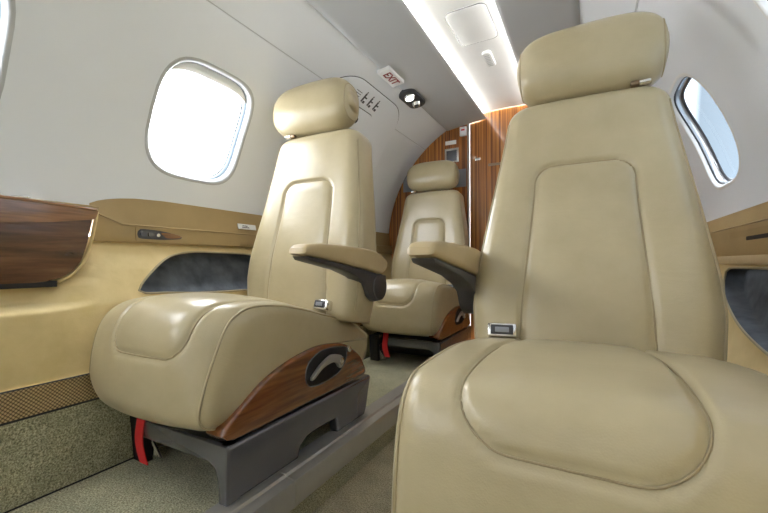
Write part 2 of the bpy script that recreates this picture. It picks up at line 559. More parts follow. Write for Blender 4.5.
for s, word in ((-1, 'left'), (1, 'right')):
    o = empty('light_strip', (XC + s * 0.18, 0, 1.62),
              'glowing white cove light strip along the %s edge of the ceiling panel' % word, 'light strip', 'cove light strips')
    pr = [(XC + s * x, z) for x, z in ((0.190, 1.6135), (0.190, 1.626), (0.182, 1.626), (0.176, 1.618), (0.176, 1.6135), (0.190, 1.6135))]
    sweep_y('lamp_tape', pr, YA, YB - 0.002, 'glow', o, Vector((XC + s * 0.18, 0, 1.62)))

# ------------------------------------------------------------------ floor
RK = 0.94
fl = empty('floor', (XC, 0.5, 0), kind='structure')
f0 = Vector((XC, 0.5, 0))
def fbox(name, x0, x1, z0, z1, mat, par=fl, off=f0, y0=YA, y1=YB, bev=0.0):
    return box(name, x0 - off.x, x1 - off.x, y0 - off.y, y1 - off.y, z0 - off.z, z1 - off.z, mat, par, bev)
fbox('raised_carpet', -1.24, -0.735, 0.007, FLOOR_L, 'carpet')
fbox('raised_carpet', -0.19, 0.32, -0.08, FLOOR_R, 'carpet')
fbox('aisle_carpet', -0.70, -0.18, AISLE_Z - 0.03, AISLE_Z, 'carpetL')
fbox('aisle_riser', -0.70, -0.679, AISLE_Z - 0.01, 0.0, 'carpet')
fbox('aisle_riser', -0.21, -0.19, AISLE_Z - 0.01, FLOOR_R - 0.001, 'carpet')
def rail(y0, y1, nm):
    prof = [(-0.80, -0.01), (-0.80, 0.034), (-0.775, 0.036), (-0.742, 0.036), (-0.737, 0.030), (-0.722, 0.029), (-0.708, 0.026), (-0.703, 0.018), (-0.703, -0.040), (-0.712, -0.046), (-0.725, -0.046), (-0.725, -0.01)]
    prof = [(x * RK, 0.62 - (0.62 - z) * RK) for x, z in prof]
    return prism(nm, prof, y0, y1, 'y', 'alu', None, 0.001, 1)
tag(rail(YA, 0.752, 'trim_1'), kind='structure')
tag(rail(0.754, 2.45, 'trim_2'), kind='structure')

# ------------------------------------------------------------------ side walls below the windows
def sm(a, b, x):
    t = max(0, min(1, (x - a) / (b - a))); return t * t * (3 - 2 * t)
def lerp_tab(tab, z):
    for (z0, x0), (z1, x1) in zip(tab, tab[1:]):
        if z <= z1: return x0 + (x1 - x0) * (z - z0) / (z1 - z0)
    return tab[-1][1]
PA = [(0.037, -1.200), (0.241, -1.213), (0.314, -1.217), (0.50, -1.262), (0.60, -1.302), (0.66, -1.336), (0.70, -1.354), (0.80, -1.36)]
PR = [(-0.05, -1.200), (0.22, -1.231), (0.30, -1.238), (0.40, -1.271), (0.50, -1.301), (0.60, -1.326), (0.70, -1.346), (0.80, -1.36)]
PB = [(0.037, -1.200), (0.241, -1.213), (0.314, -1.217), (0.470, -1.209), (0.492, -1.210), (0.497, -1.213), (0.4995, -1.224), (0.510, -1.335), (0.56, -1.35), (0.80, -1.36)]
EDGE = [(0.50, 0.42), (0.556, 0.47), (0.575, 0.52), (0.613, 0.556), (0.70, 0.578), (0.777, 0.592), (0.9, 0.60)]
def side_x(y, z):
    e = lerp_tab(EDGE, max(z, 0.50)) + 0.008
    t = sm(e - 0.01, e + 0.035 + 0.12 * sm(0.62, 0.5, z), y)
    return lerp_tab(PA, z) * t + lerp_tab(PB, z) * (1 - t)
def sideL(y, z, d=0.0): return Vector((side_x(y, z) + d, y, z))
def sideR(y, z, d=0.0): return Vector((2 * XC - lerp_tab(PR, z) - d, y, z))

tag(sheet('baseboard_left', sideL, rect(YA, YB, 0.037, 0.243), 'carpet', None, (), 0.2, 0.05), kind='structure')
tag(tube('trim_7', [sideL(YA, 0.0375, 0.001), sideL(YB, 0.0375, 0.001)], 0.003, 'black'), kind='structure')  # black line standing for the shade in the floor crease
tag(sheet('baseboard_right', sideR, rect(YA, YB, -0.05, 0.222), 'carpet', None, (), 0.2, 0.05), kind='structure')
for side, f, z0, z1 in (('left', sideL, 0.241, 0.314), ('right', sideR, 0.22, 0.30)):
    o = empty('trim_%d' % (3 if side == 'left' else 4), f(0.5, z0), kind='structure')
    off = f(0.5, z0)
    sheet('woven_strip', lambda u, v: f(u, v, 0.004) - off, rect(YA, YB, z0, z1), 'net', o, (), 0.3, 0.04)
    tube('lower_piping', [f(YA, z0, 0.004) - off, f(YB, z0, 0.004) - off], 0.0028, 'black', o)
    tube('upper_piping', [f(YA, z1, 0.004) - off, f(YB, z1, 0.004) - off], 0.0022, 'dark', o)

pocketL = [(0.701, 0.530), (0.714, 0.550), (0.745, 0.580), (0.793, 0.618), (0.846, 0.645), (0.929, 0.660), (1.04, 0.660), (1.20, 0.655), (1.26, 0.63), (1.26, 0.53), (1.23, 0.508), (1.08, 0.506), (0.914, 0.509), (0.80, 0.517), (0.72, 0.521)]
pocketL = [tuple(p)[:2] for p in smooth_line([(y, z, 0) for y, z in pocketL], 60, True)]
pocketR = [(0.92, 0.40), (0.86, 0.44), (0.86, 0.57), (0.90, 0.602), (1.35, 0.604), (1.62, 0.602), (1.675, 0.59), (1.66, 0.55), (1.60, 0.505), (1.46, 0.458), (1.33, 0.43), (1.19, 0.412), (1.05, 0.402)]
pocketR = [tuple(p)[:2] for p in smooth_line([(y, z, 0) for y, z in pocketR], 60, True)]

def grown(poly, e):
    cx = sum(p[0] for p in poly) / len(poly); cy = sum(p[1] for p in poly) / len(poly)
    n = len(poly); out = []
    for i in range(n):
        a = Vector(poly[i - 1]); b = Vector(poly[(i + 1) % n]); t = (b - a).normalized(); nn = Vector((t.y, -t.x))
        p = Vector(poly[i])
        if (p + nn * 1e-3 - Vector((cx, cy))).length < (p - Vector((cx, cy))).length: nn = -nn
        out.append(tuple(p + nn * e))
    return out

for side, f, pk, zt, nm in (('left', sideL, pocketL, 0.70, 'trim_5'), ('right', sideR, pocketR, 0.66, 'trim_6')):
    tag(sheet(nm, f, rect(YA, YB, 0.314 if side == 'left' else 0.30, zt, 172, 1), 'tan', None, [pk], 0.025, 0.0045), kind='structure')
    off = f(pk[0][0], pk[0][1])
    o = empty('storage_pocket', off,
              'charcoal suede storage pocket recessed in the tan %s sidewall below the ledge' % side, 'storage pocket', None)
    vs, fs = [], []
    K = len(pk)
    for e, d in ((0.0, 0.001), (-0.004, -0.012), (-0.006, -0.045)):
        vs += [f(u, v, d) - off for u, v in grown(pk, e)]
    for i in range(2):
        for k in range(K):
            l = (k + 1) % K; fs.append((i * K + k, i * K + l, (i + 1) * K + l, (i + 1) * K + k))
    V, F = fill(grown(pk, -0.006), (), 0.05, 0.04)
    b = len(vs); vs += [f(u, v, -0.045) - off for u, v in V]; fs += [tuple(b + i for i in t) for t in F]
    mesh('lining', vs, fs, 'suede', o)
    tube('rim_piping', [f(u, v, 0.002) - off for u, v in pk], 0.0035, 'piping', o, 6, True)

# raised lower lip below the left pocket and curved tan lip below the right one
# ledges
def ledge(side, y0, y1, nm, label):
    L = side < 0
    dz = 0.0 if L else -0.052
    root = empty('side_ledge', (XC + side * 0.877, (y0 + y1) / 2, 0.70), label, 'side ledge')
    off = Vector(root.location)
    ys = [y0 + (y1 - y0) * k / 90 for k in range(91)]
    vs, fs = [], []
    def prof(y):
        if L:
            zt = lerp_tab([(0.5, 0.788), (0.60, 0.803), (0.63, 0.818), (0.68, 0.830), (0.74, 0.838), (0.85, 0.843), (3, 0.843)], y)
            zf = lerp_tab([(0.5, 0.778), (0.60, 0.774), (0.68, 0.744), (3, 0.744)], y)
        else:
            zt, zf = 0.792, 0.735
        zb = 0.686 if L else 0.640
        xi = 0.877
        return [(0.90, zb), (xi - 0.004, zb), (xi - 0.007, zb + 0.004), (xi - 0.004, (zb + zf) / 2), (xi - 0.001, zf - 0.005), (xi + 0.001, zf - 0.001), (xi + 0.005, zf + 0.0005), (xi + 0.010, zf + 0.001),
                (0.905 - 0.010, (zf + zt) / 2 + 0.006), (0.902, zt - 0.006), (0.902, zt), (0.904, zt + 0.001)]
    n = 12
    for y in ys:
        vs += [Vector((XC + side * x, y, z)) - off for x, z in prof(y)]
    for i in range(90):
        for k in range(n - 1):
            fs.append((i * n + k, i * n + k + 1, (i + 1) * n + k + 1, (i + 1) * n + k))
    fs.append(tuple(range(n))); fs.append(tuple(90 * n + k for k in range(n))[::-1])
    bm = bmesh.new(); vv = [bm.verts.new(v) for v in vs]
    for f in fs: bm.faces.new([vv[i] for i in f])
    bm_obj('ledge_cover', bm, 'ledge', root, angle=50)
    return root, off
ledL, oL = ledge(-1, 0.60, YB, 'left', 'tan leather side ledge along the left wall under the bright windows')
ledR, oR = ledge(1, YA, YB, 'right', 'tan leather side ledge along the right wall beside the nearest seat')
tube('highlight_welt', [Vector((XC - 0.8725, y, lerp_tab([(0.5, 0.778), (0.60, 0.774), (0.68, 0.744), (3, 0.744)], y))) - oL for y in [0.60 + 0.01 * k for k in range(9)] + [0.8, 1.2, 1.8, YB]], 0.003, 'ledge', ledL, 8)  # tube added along the ledge edge to draw its highlight line
tube('highlight_welt', [Vector((XC + 0.8725, y, 0.735)) - oR for y in (YA, 0.5, YB)], 0.003, 'ledge', ledR, 8)
# flush cover, its seams and the sculpted control recess with two sockets
xf = XC - 0.877 - oL.x
def LF(y, z, d=0.0): return Vector((xf + 0.0045 - (z - 0.7155) * 0.1 + d, y - oL.y, z - oL.z))
cov = patch('cover_panel', LF, rrect(0.935, 0.7155, 0.215, 0.024, 0.006, 4), 0.002, 'ledge', ledL, -0.002)
cr = patch('control_recess', LF, [tuple(p)[:2] for p in smooth_line([(0.728, 0.703, 0), (0.73, 0.730, 0), (0.765, 0.733, 0), (0.83, 0.727, 0), (0.885, 0.710, 0), (0.83, 0.701, 0), (0.77, 0.700, 0)], 30, True)], 0.003, 'dark', ledL, -0.002)
patch('amber_insert', LF, [tuple(p)[:2] for p in smooth_line([(0.805, 0.724, 0), (0.85, 0.723, 0), (0.88, 0.711, 0), (0.83, 0.706, 0), (0.815, 0.712, 0)], 20, True)], 0.0045, 'lidwood', cr, 0.002)
for yy in (0.743, 0.768):
    cyl_obj('socket', LF(yy, 0.716, 0.001), LF(yy, 0.716, 0.008), 0.010, 'grey', cr, 14)
cyl_obj('indicator', LF(0.794, 0.715, 0.002), LF(0.794, 0.715, 0.006), 0.006, 'chrome', cr, 12)
# white placard on the slope of the ledge
pl = empty('placard', (XC - 0.885, 1.20, 0.778), 'small white printed placard on the left ledge beside the reclined front seat', 'placard')
prism('plate', [(-0.05, -0.012), (0.05, -0.012), (0.05, 0.012), (-0.05, 0.012)], -0.002, 0.002, 'x', 'white', pl, 0.0008, 1)
bm = bmesh.new()
for k, (w, zz) in enumerate(((0.022, 0.003), (0.03, -0.004))):
    add_box(bm, 0.002, 0.0026, -0.02 - w * 0.3, -0.02 + w, zz - 0.0018, zz + 0.0018)
bm_obj('print_line', bm, 'ink', pl)
pl.rotation_euler = (0, radians(-14), 0)

# right ledge details: wooden rail under it and the slot of the cover
wr_ = empty('wood_rail', (XC + 0.885, 0.9, 0.630), 'pale wooden rail under the right ledge above the pocket', 'rail')
prism('rail_bar', [(-0.028, -0.016), (-0.030, 0.0), (-0.026, 0.011), (0.02, 0.011), (0.02, -0.016)], 0.2 - 0.9, YB - 0.9, 'y', 'pad', wr_, 0.002, 1)
xr = XC + 0.877 - oR.x
def RF(y, z, d=0.0): return Vector((xr - 0.0012 - d, y - oR.y, z - oR.z))
patch('cover_panel', RF, rrect(1.25, 0.688, 0.42, 0.030, 0.006, 4), 0.002, 'ledge', ledR, -0.002)
patch('slot', RF, rrect(1.40, 0.692, 0.12, 0.006, 0.005, 4), 0.003, 'black', ledR, -0.002)

# left wood table cabinet
tc = empty('table_cabinet', (-1.30, 0.1, 0.67), 'glossy dark wood table cabinet with amber lid at the left edge', 'cabinet')
to = Vector((-1.30, 0.1, 0.67))
def TW(y, z, d=0.0): return Vector((-1.312 + d - 0.0 * y, y, z)) - to
y00 = -0.95
wf = smooth_line([(0.40, 0.566, 0), (0.46, 0.567, 0), (0.51, 0.580, 0), (0.547, 0.612, 0), (0.565, 0.66, 0), (0.577, 0.72, 0), (0.583, 0.755, 0)], 24)
wpoly = [(y00, 0.566)] + [(p.x, p.y) for p in wf] + [(0.40, 0.75), (0.0, 0.735), (y00, 0.735)]
patch('front_panel', TW, wpoly, 0.010, 'walnut', tc, -0.044)
lid = [(y00, 0.716), (0.0, 0.716), (0.38, 0.720), (0.48, 0.730), (0.585, 0.748), (0.592, 0.772), (0.585, 0.777), (0.48, 0.779), (0.38, 0.782), (0.0, 0.784), (y00, 0.784)]
patch('table_lid', TW, lid, 0.022, 'lidwood', tc, -0.044)
lip = smooth_line([(y00, 0.786, 0), (0.0, 0.786, 0), (0.38, 0.784, 0), (0.48, 0.781, 0), (0.588, 0.776, 0)], 40)
tube('lid_lip', [TW(p.x, p.y, 0.020) for p in lip], 0.005, 'lidwood', tc)
prism('top_board', [(-1.362 - to.x, 0.775 - to.z), (-1.30 - to.x, 0.781 - to.z), (-1.30 - to.x, 0.788 - to.z), (-1.35 - to.x, 0.796 - to.z), (-1.362 - to.x, 0.796 - to.z)], y00 - to.y, 0.60 - to.y, 'y', 'ledge', tc, 0.002, 1)
cyl_obj('lid_latch', (-1.335 - to.x, 0.43 - to.y, 0.79 - to.z), (-1.335 - to.x, 0.43 - to.y, 0.7965 - to.z), 0.02, 'chrome', tc, 16, bev=0.002)
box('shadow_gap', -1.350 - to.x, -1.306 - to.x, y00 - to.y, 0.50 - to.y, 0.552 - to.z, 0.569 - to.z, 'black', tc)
# tan welt that frames the curved end of the cabinet
welt = smooth_line([(0.505, 0.566, 0), (0.535, 0.584, 0), (0.562, 0.615, 0), (0.580, 0.66, 0), (0.592, 0.72, 0), (0.600, 0.775, 0)], 30)
tube('end_welt', [TW(p.x, p.y, -0.004) for p in welt], 0.005, 'tan', tc, 10)

# ------------------------------------------------------------------ rear bulkhead
wb = empty('wall_back', (XC, YB, 0.6), kind='structure')
bo = Vector((XC, YB, 0.6))
def bbox(name, x0, x1, y0, y1, z0, z1, mat, parent, bev=0.0, off=bo):
    return box(name, x0 - off.x, x1 - off.x, y0 - off.y, y1 - off.y, z0 - off.z, z1 - off.z, mat, parent, bev)
def arc_panel(x_from, x_to, name):
    pts = [(x_from, -0.12), (x_to, -0.12)]
    n = 40
    top = []
    for k in range(n + 1):
        x = x_to + (x_from - x_to) * k / n
        d = (x - XC) / (RR + 0.004)
        zz = ZC + (RR + 0.004) * sqrt(max(0.0, 1 - d * d))
        top.append((x, max(min(zz, 1.70), 0.75)))
    pts += top
    return prism(name, [(x - bo.x, z - bo.z) for x, z in pts], -0.004, 0.02, 'y', 'zebra', wb)
arc_panel(XC - RR, -0.738, 'fixed_panel')
arc_panel(-0.10, XC + RR, 'fixed_panel')
bbox('edge_strip', -0.742, -0.728, YB - 0.008, YB + 0.02, -0.12, 1.60, 'alu', wb, 0.002)
bbox('grey_band', -1.235, -0.75, YB - 0.006, YB, 1.15, 1.275, 'suedegrey' if 'suedegrey' in M else 'grey', wb)
dr = empty('door_1', (-0.42, YB + 0.008, 0.6), kind='structure')
do = Vector((-0.42, YB + 0.008, 0.6))
box('door_leaf', -0.726 - do.x, -0.10 - do.x, 0.0, 0.02, -0.115 - do.z, 1.70 - do.z, 'zebra', dr)
box('door_latch', -0.69 - do.x, -0.65 - do.x, -0.012, 0.0, 1.322 - do.z, 1.34 - do.z, 'chrome', dr, 0.003)
box('door_handle', -0.60 - do.x, -0.50 - do.x, -0.010, 0.0, 1.275 - do.z, 1.292 - do.z, 'brass', dr, 0.003)
bw = empty('switch_panel', (-0.853, YB - 0.004, 1.378), 'square metal framed switch panel on the striped wood bulkhead', 'switch panel')
box('frame', -0.052, 0.052, -0.008, 0, -0.052, 0.052, 'chrome', bw, 0.003)
box('face', -0.038, 0.038, -0.011, -0.007, -0.040, 0.036, 'grey', bw, 0.002)
bs = empty('bulkhead_placard', (-0.861, YB - 0.004, 1.472), 'white lettering plate above the switch panel on the wood bulkhead', 'placard')
box('plate', -0.04, 0.04, -0.004, 0, -0.014, 0.014, 'white', bs, 0.001)
be = empty('call_unit', (-0.768, YB - 0.004, 1.535), 'small white unit with red mark at the bulkhead top corner', 'wall unit')
box('housing', -0.024, 0.024, -0.018, 0, -0.032, 0.032, 'white', be, 0.004)
box('red_mark', -0.012, 0.012, -0.0195, -0.017, 0.004, 0.014, 'red', be)

# pale partition added unseen behind the viewpoint to cut the frontal light
tag(box('wall_front', XC - RR, XC + RR, YA - 0.03, YA + 0.005, -0.15, 1.70, 'wall'), kind='structure')

# ------------------------------------------------------------------ overhead fittings
def frame_at(fn, y, a, d):
    p = fn(y, a, d); n = (Vector((XC, y, ZC)) - p).normalized()
    t = Vector((0, 1, 0)); u = n.cross(t).normalized()
    return p, n, t, u

def surf_matrix(p, xd, yd, nd):
    m = Matrix((xd, yd, nd)).transposed().to_4x4(); m.translation = p
    return m

# EXIT sign on the edge of the valance
pt = Vector((XC - 0.415, 1.69, 1.556)); xd = Vector((0, 1, 0))
yd = Vector((cos(radians(8)), 0, sin(radians(8)))); nd = xd.cross(yd)
es = empty('exit_sign', pt, 'white rectangular EXIT sign on the overhead above the left seats', 'exit sign')
es.matrix_world = surf_matrix(pt, xd, yd, nd)
box('sign_body', -0.085, 0.085, -0.034, 0.034, -0.01, 0.010, 'white', es, 0.003)
text_obj('lettering', 'EXIT', 0.058, 'redtext', es, Matrix.Translation((0, 0, 0.0108)))

# reading light
pt = Vector((XC - 0.425, 1.975, 1.558)); yd = Vector((cos(radians(12)), 0, sin(radians(12)))); nd = xd.cross(yd)
rl = empty('reading_light', pt, 'dark oval reading light unit with a lit lamp beside the EXIT sign', 'reading light')
rl.matrix_world = surf_matrix(pt, xd, yd, nd)
prism('bezel', rrect(0, 0, 0.112, 0.050, 0.046, 8), -0.01, 0.012, 'z', 'dark', rl, 0.005)
cyl_obj('lamp_ring', (-0.045, 0, 0.008), (-0.045, 0, 0.022), 0.033, 'chrome', rl, 24, 0.027)
cyl_obj('lamp', (-0.045, 0, 0.018), (-0.045, 0, 0.024), 0.023, 'bulb', rl, 20)
cyl_obj('air_nozzle', (0.05, 0, 0.008), (0.05, 0, 0.028), 0.028, 'chrome', rl, 24, 0.020)
cyl_obj('nozzle_core', (0.05, 0, 0.024), (0.05, 0, 0.032), 0.012, 'dark', rl, 16)

# access panel and small oval grille on the ceiling centre panel
hp = empty('ceiling_access_panel', (-0.44, 1.622, 1.6505), 'square white access panel with rounded corners on the ceiling between the light strips', 'access panel')
prism('panel', rrect(0, 0, 0.084, 0.131, 0.028, 6), -0.006, 0.003, 'z', 'white', hp, 0.002)
tube('shadow_line', [(x, y, -0.0035) for x, y in rrect(0, 0, 0.0855, 0.1325, 0.029, 6)], 0.0016, 'grey', hp, 6, True)
sp = empty('vent_cover', (-0.437, 1.922, 1.6505), 'small pale oblong vent cover on the ceiling beyond the access panel', 'vent cover')
prism('cover', rrect(0, 0, 0.022, 0.075, 0.02, 6), -0.014, 0.002, 'z', 'white', sp, 0.004)
bm = bmesh.new()
for k in range(7):
    add_box(bm, -0.012, 0.012, -0.05 + k * 0.0165, -0.044 + k * 0.0165, -0.0155, -0.013)
bm_obj('louvre', bm, 'ceil', sp)

# emergency exit hatch
hatch_o = rrect(1.755, 0.44, 0.355, 0.435, 0.20, 12)
eh = empty('door_2', WL(1.755, 0.44), kind='structure')
ho = Vector(eh.location)
def WH(u, v, d=0.0): return WL(u, v, d) - ho
patch('hatch_panel', WH, hatch_o, 0.006, 'wall', eh, 0.0, 0.05, 0.03, [oval(1.70, 0.370, WHU + 0.016, WHV + 0.016, WR_ + 0.016, 10)])
tube('hatch_seal', [WH(u, v, 0.003) for u, v in grown(hatch_o, 0.002)], 0.0035, 'wall', eh, 6, True)
tube('hatch_gap', [WH(u, v, 0.0005) for u, v in grown(hatch_o, 0.0075)], 0.0022, 'grey', eh, 6, True)
hc = rrect(1.64, 0.69, 0.19, 0.066, 0.03, 8)
cvr = patch('handle_cover', WH, hc, 0.012, 'wall', eh, 0.005, 0.05, 0.03)
tube('cover_gap', [WH(u, v, 0.0065) for u, v in grown(hc, 0.002)], 0.0022, 'grey', cvr, 6, True)
patch('finger_hole', WH, rrect(1.72, 0.69, 0.018, 0.018, 0.017, 8), 0.0125, 'grey', cvr, 0.01, 0.02, 0.02)
dec = patch('instruction_decal', WH, rrect(1.70, 0.815, 0.135, 0.042, 0.008, 3), 0.0072, 'wall', eh, 0.004)
def figs():
    V, F = [], []
    def q(u0, u1, v0, v1):
        b = len(V)
        V.extend([WH(u, v, 0.0078) for u, v in ((u0, v0), (u1, v0), (u1, v1), (u0, v1))]); F.append((b, b + 1, b + 2, b + 3))
    for k in range(3):
        u = 1.66 + 0.06 * k
        q(u, u + 0.013, 0.787, 0.837); q(u + 0.002, u + 0.011, 0.839, 0.848)
        q(u + 0.013, u + 0.032, 0.812, 0.820); q(u + 0.017, u + 0.034, 0.784, 0.798)
    for k in range(3):
        q(1.585, 1.635, 0.80 + 0.012 * k, 0.803 + 0.012 * k)
    return V, F
V, F = figs()
mesh('pictogram', V, F, 'ink', dec)

# ------------------------------------------------------------------ seats
def se(v, e): return math.copysign(abs(v) ** e, v)

CUSH = [(0.060, 0.196), (0.018, 0.208), (-0.004, 0.236), (-0.006, 0.290), (0.000, 0.350), (0.018, 0.412), (0.052, 0.452), (0.110, 0.471), (0.22, 0.471), (0.33, 0.454), (0.44, 0.428), (0.55, 0.402), (0.64, 0.376), (0.700, 0.345),
        (0.712, 0.305), (0.705, 0.245), (0.67, 0.205), (0.58, 0.192), (0.40, 0.190), (0.20, 0.188), (0.11, 0.184)]

def make_seat(X0, YF, s, label, th=13.0, L=0.735, hup=0.0, backdx=0.0, backshift=0.0, group='passenger seats', hw=0.186, z0=0.0, S=1.0, crn=0.026, wsc=1.0, armz=0.0, hdx=0.0, bkz=0.0, setb_in=0.056, army=0.0, insz=0.355, tilt=0.0, fbul=0.028, insx=0.0, armx=0.0, outn=1.0, insr=0.075, boxy=0.0):
    root = empty('passenger_seat', (X0, YF + 0.38, z0), label, 'seat', group)
    root.scale = (S, S, S)
    O = Vector((0, 0.38, 0))
    V3 = lambda x, y, z: Vector((x, y - 0.38, z))
    # ---------------- cushion
    cush = [(y - boxy * 0.45 * max(0, y) * (1 if 0.34 < z and y < 0.12 else 0), z + boxy * 0.006 * (1 if 0.4 < z and y < 0.12 else 0)) for y, z in CUSH]
    prof = smooth_line([(0, y, z + (tilt * max(0, y - 0.15) if z > 0.33 else 0)) for y, z in cush], 190, True)
    n = len(prof)
    nor = []
    for i in range(n):
        t = (prof[(i + 1) % n] - prof[i - 1]).normalized()
        nor.append(Vector((0, -t.z, t.y)) if True else None)
    cen = Vector((0, 0.38, 0.34))
    if (prof[100] + nor[100] * 0.01 - cen).length < (prof[100] - cen).length: nor = [-v for v in nor]
    arc = [0.0]
    for i in range(1, n): arc.append(arc[-1] + (prof[i] - prof[i - 1]).length)
    a = 0.248
    xs = []
    m = 96
    for j in range(m + 1):
        u = -1 + 2 * j / m
        xs.append(a * (math.copysign(1 - (1 - abs(u)) ** 1.25, u)))
    # insert: from the back of the cushion over the front edge
    s_front = next(arc[i] for i in range(n) if prof[i].z > insz)      # on the waterfall
    i_back = max(range(n), key=lambda i: prof[i].y - 0.2 * abs(prof[i].z - 0.4))
    s_back = arc[i_back]
    def ins(x, sa):
        x = x - insx
        hwid = 0.132 - 0.012 * sm(s_front + 0.15, s_front + 0.5, sa)
        xx = abs(x) / hwid * 0.132
        r = insr
        dx = xx - (0.132 - r); dy = (s_front + r) - sa
        if dx > 0 and dy > 0: return sqrt(dx * dx + dy * dy) - r
        return max(dx, dy) - r
    vs, fs = [], []
    def cpt(i, x):
        e = 0.0
        edge = a - abs(x)
        er = 0.046 if boxy else 0.038
        if edge < er:
            q = 1 - edge / er; e = er * (1 - sqrt(max(0, 1 - q * q)))
        topness = max(0, nor[i].z) * (1 if prof[i].y < 0.66 else 0)
        crown = crn * topness * (1 - (x / a) ** 2)
        frontness = max(0, -nor[i].y)
        crown += fbul * frontness * (1 - (x / a) ** 2)
        ed = max(0.0, 1 - edge / 0.11)
        setb = (setb_in if x * s > 0 else 0.0) * ed ** 2 * sm(0.21, 0.42, prof[i].z) * sm(0.22, 0.05, prof[i].y)
        lift = (0.030 if x * s > 0 and setb_in == 0 else 0.0 if x * s > 0 else 0.072) * ed ** 2 * sm(0.33, 0.19, prof[i].z) * sm(0.30, 0.08, prof[i].y)
        d = 0.0
        if prof[i].y < 0.70 and prof[i].z > 0.3:
            k = ins(x, arc[i])
            d = -0.008 * exp(-(k / 0.005) ** 2) + 0.004 * sm(0.0, -0.05, k)
        return prof[i] + Vector((x if x * s > 0 else x * outn, setb, lift)) + nor[i] * (crown - e + d) - O
    for x in xs:
        vs += [cpt(i, x) for i in range(n)]
    for j in range(m):
        for i in range(n):
            k = (i + 1) % n
            fs.append((j * n + i, j * n + k, (j + 1) * n + k, (j + 1) * n + i))
    for j, sg in ((0, 1), (m, -1)):
        cpts = Vector((xs[j] + (-0.004 if j == 0 else 0.004), 0, 0.33 - 0.38 * 0)) ; cpts.y = 0.0; cpts.z = 0.33
        # inner ring keeps the side flat
        b = len(vs)
        vs += [Vector((xs[j] * 1.012, (vs[j * n + i].y) * 0.93, 0.335 + (vs[j * n + i].z - 0.335) * 0.86)) for i in range(n)]
        vs.append(cpts)
        for i in range(n):
            k = (i + 1) % n
            fs.append((j * n + i, j * n + k, b + k, b + i)); fs.append((b + i, b + k, b + n))
    cu = mesh('seat_cushion', vs, fs, 'leather', root)
    def cps(sa, x):
        i = max(k for k in range(n) if arc[k] <= sa); f = (sa - arc[i]) / max(1e-9, arc[min(i + 1, n - 1)] - arc[i])
        j = min(i + 1, n - 1)
        return cpt(i, x).lerp(cpt(j, x), f) + nor[i] * 0.0018
    for sx in (-1, 1):
        x = sx * (a - 0.018)
        tube('edge_piping', [cpt(i, x) + nor[i] * 0.001 for i in range(0, i_back - 4)], 0.0030, 'piping', cu, 6)
    half = []
    r = insr
    for k in range(60):
        sa = s_back - 0.165 + (s_front + r - (s_back - 0.165)) * k / 59
        half.append((sa, 0.132 - 0.012 * sm(s_front + 0.15, s_front + 0.5, sa)))
    for k in range(1, 17):
        q = pi / 2 * k / 16
        half.append((s_front + r - r * sin(q), 0.132 - r + r * cos(q)))
    for k in range(1, 9):
        half.append((s_front, (0.132 - r) * (1 - k / 8)))
    line = [cps(sa, x + insx) for sa, x in half] + [cps(sa, -x + insx) for sa, x in half[-2::-1]]
    tube('insert_seam', line, 0.0015, 'seam', cu, 6)

    # ---------------- base frame
    xo = s * 0.262
    bf = empty('base_frame', (0, 0, 0)); bf.parent = root
    def side_panel(sx, nm):
        zb = 0.033 if sx == s else 0.002
        poly = [(0.062, zb), (0.050, 0.05), (0.045, 0.150), (0.052, 0.165), (0.680, 0.165), (0.683, 0.156), (0.652, 0.050), (0.640, zb),
                (0.476, zb), (0.472, 0.072), (0.462, 0.081), (0.36, 0.081), (0.320, 0.077), (0.296, 0.062), (0.286, zb)]
        poly = [(y - 0.38, z) for y, z in poly]
        x0, x1 = sorted((sx * 0.225, sx * 0.264))
        return prism(nm, poly, x0, x1, 'x', 'grey', bf, 0.010, 3)
    side_panel(s, 'side_panel')
    fb = [(-0.07 * s, 0.119), (0.20 * s, 0.119), (0.222 * s, 0.108), (0.232 * s, 0.080), (0.236 * s, 0.033), (0.262 * s, 0.033), (0.264 * s, 0.155), (0.258 * s, 0.165), (-0.07 * s, 0.165)]
    prism('front_bar', fb, 0.044 - 0.38, 0.085 - 0.38, 'y', 'grey', bf, 0.005, 2)
    lg = prism('rear_leg', [(0.10 - 0.38, 0.003), (0.085 - 0.38, 0.16), (0.20 - 0.38, 0.16), (0.235 - 0.38, 0.012), (0.215 - 0.38, 0.003), (0.20 - 0.38, 0.03), (0.175 - 0.38, 0.10), (0.12 - 0.38, 0.10), (0.125 - 0.38, 0.003)], min(-0.208 * s, -0.150 * s), max(-0.208 * s, -0.150 * s), 'x', 'black', bf, 0.003, 1)
    lg.name = 'leg'
    box('mechanism', -0.20, 0.20, 0.16 - 0.38, 0.63 - 0.38, 0.05, 0.19, 'black', bf, 0.01)
    bm = bmesh.new()
    for k in range(3):
        vs_, fs_ = tube_data([(-0.15 * s, 0.115 - 0.38 + 0.012 * k, 0.16), (-0.165 * s, 0.12 - 0.38 + 0.01 * k, 0.08), (-0.12 * s - 0.02 * k * s, 0.13 - 0.38, 0.012)], 0.005, 6)
        vv = [bm.verts.new(v) for v in vs_]
        for f in fs_: bm.faces.new([vv[i] for i in f])
    bm_obj('cable', bm, 'chrome', bf)
    # red pull strap
    st = [V3(-0.070 * s, 0.050, 0.20), V3(-0.070 * s, 0.042, 0.16), V3(-0.074 * s, 0.040, 0.125), V3(-0.072 * s, 0.040, 0.10), V3(-0.066 * s, 0.042, 0.075), V3(-0.060 * s, 0.046, 0.050)]
    vs_, fs_ = [], []
    st = smooth_line(st, 18)
    for p in st:
        for dx, dy in ((-0.017, 0), (0.017, 0), (0.017, 0.003), (-0.017, 0.003)):
            vs_.append(p + Vector((dx, dy, 0)))
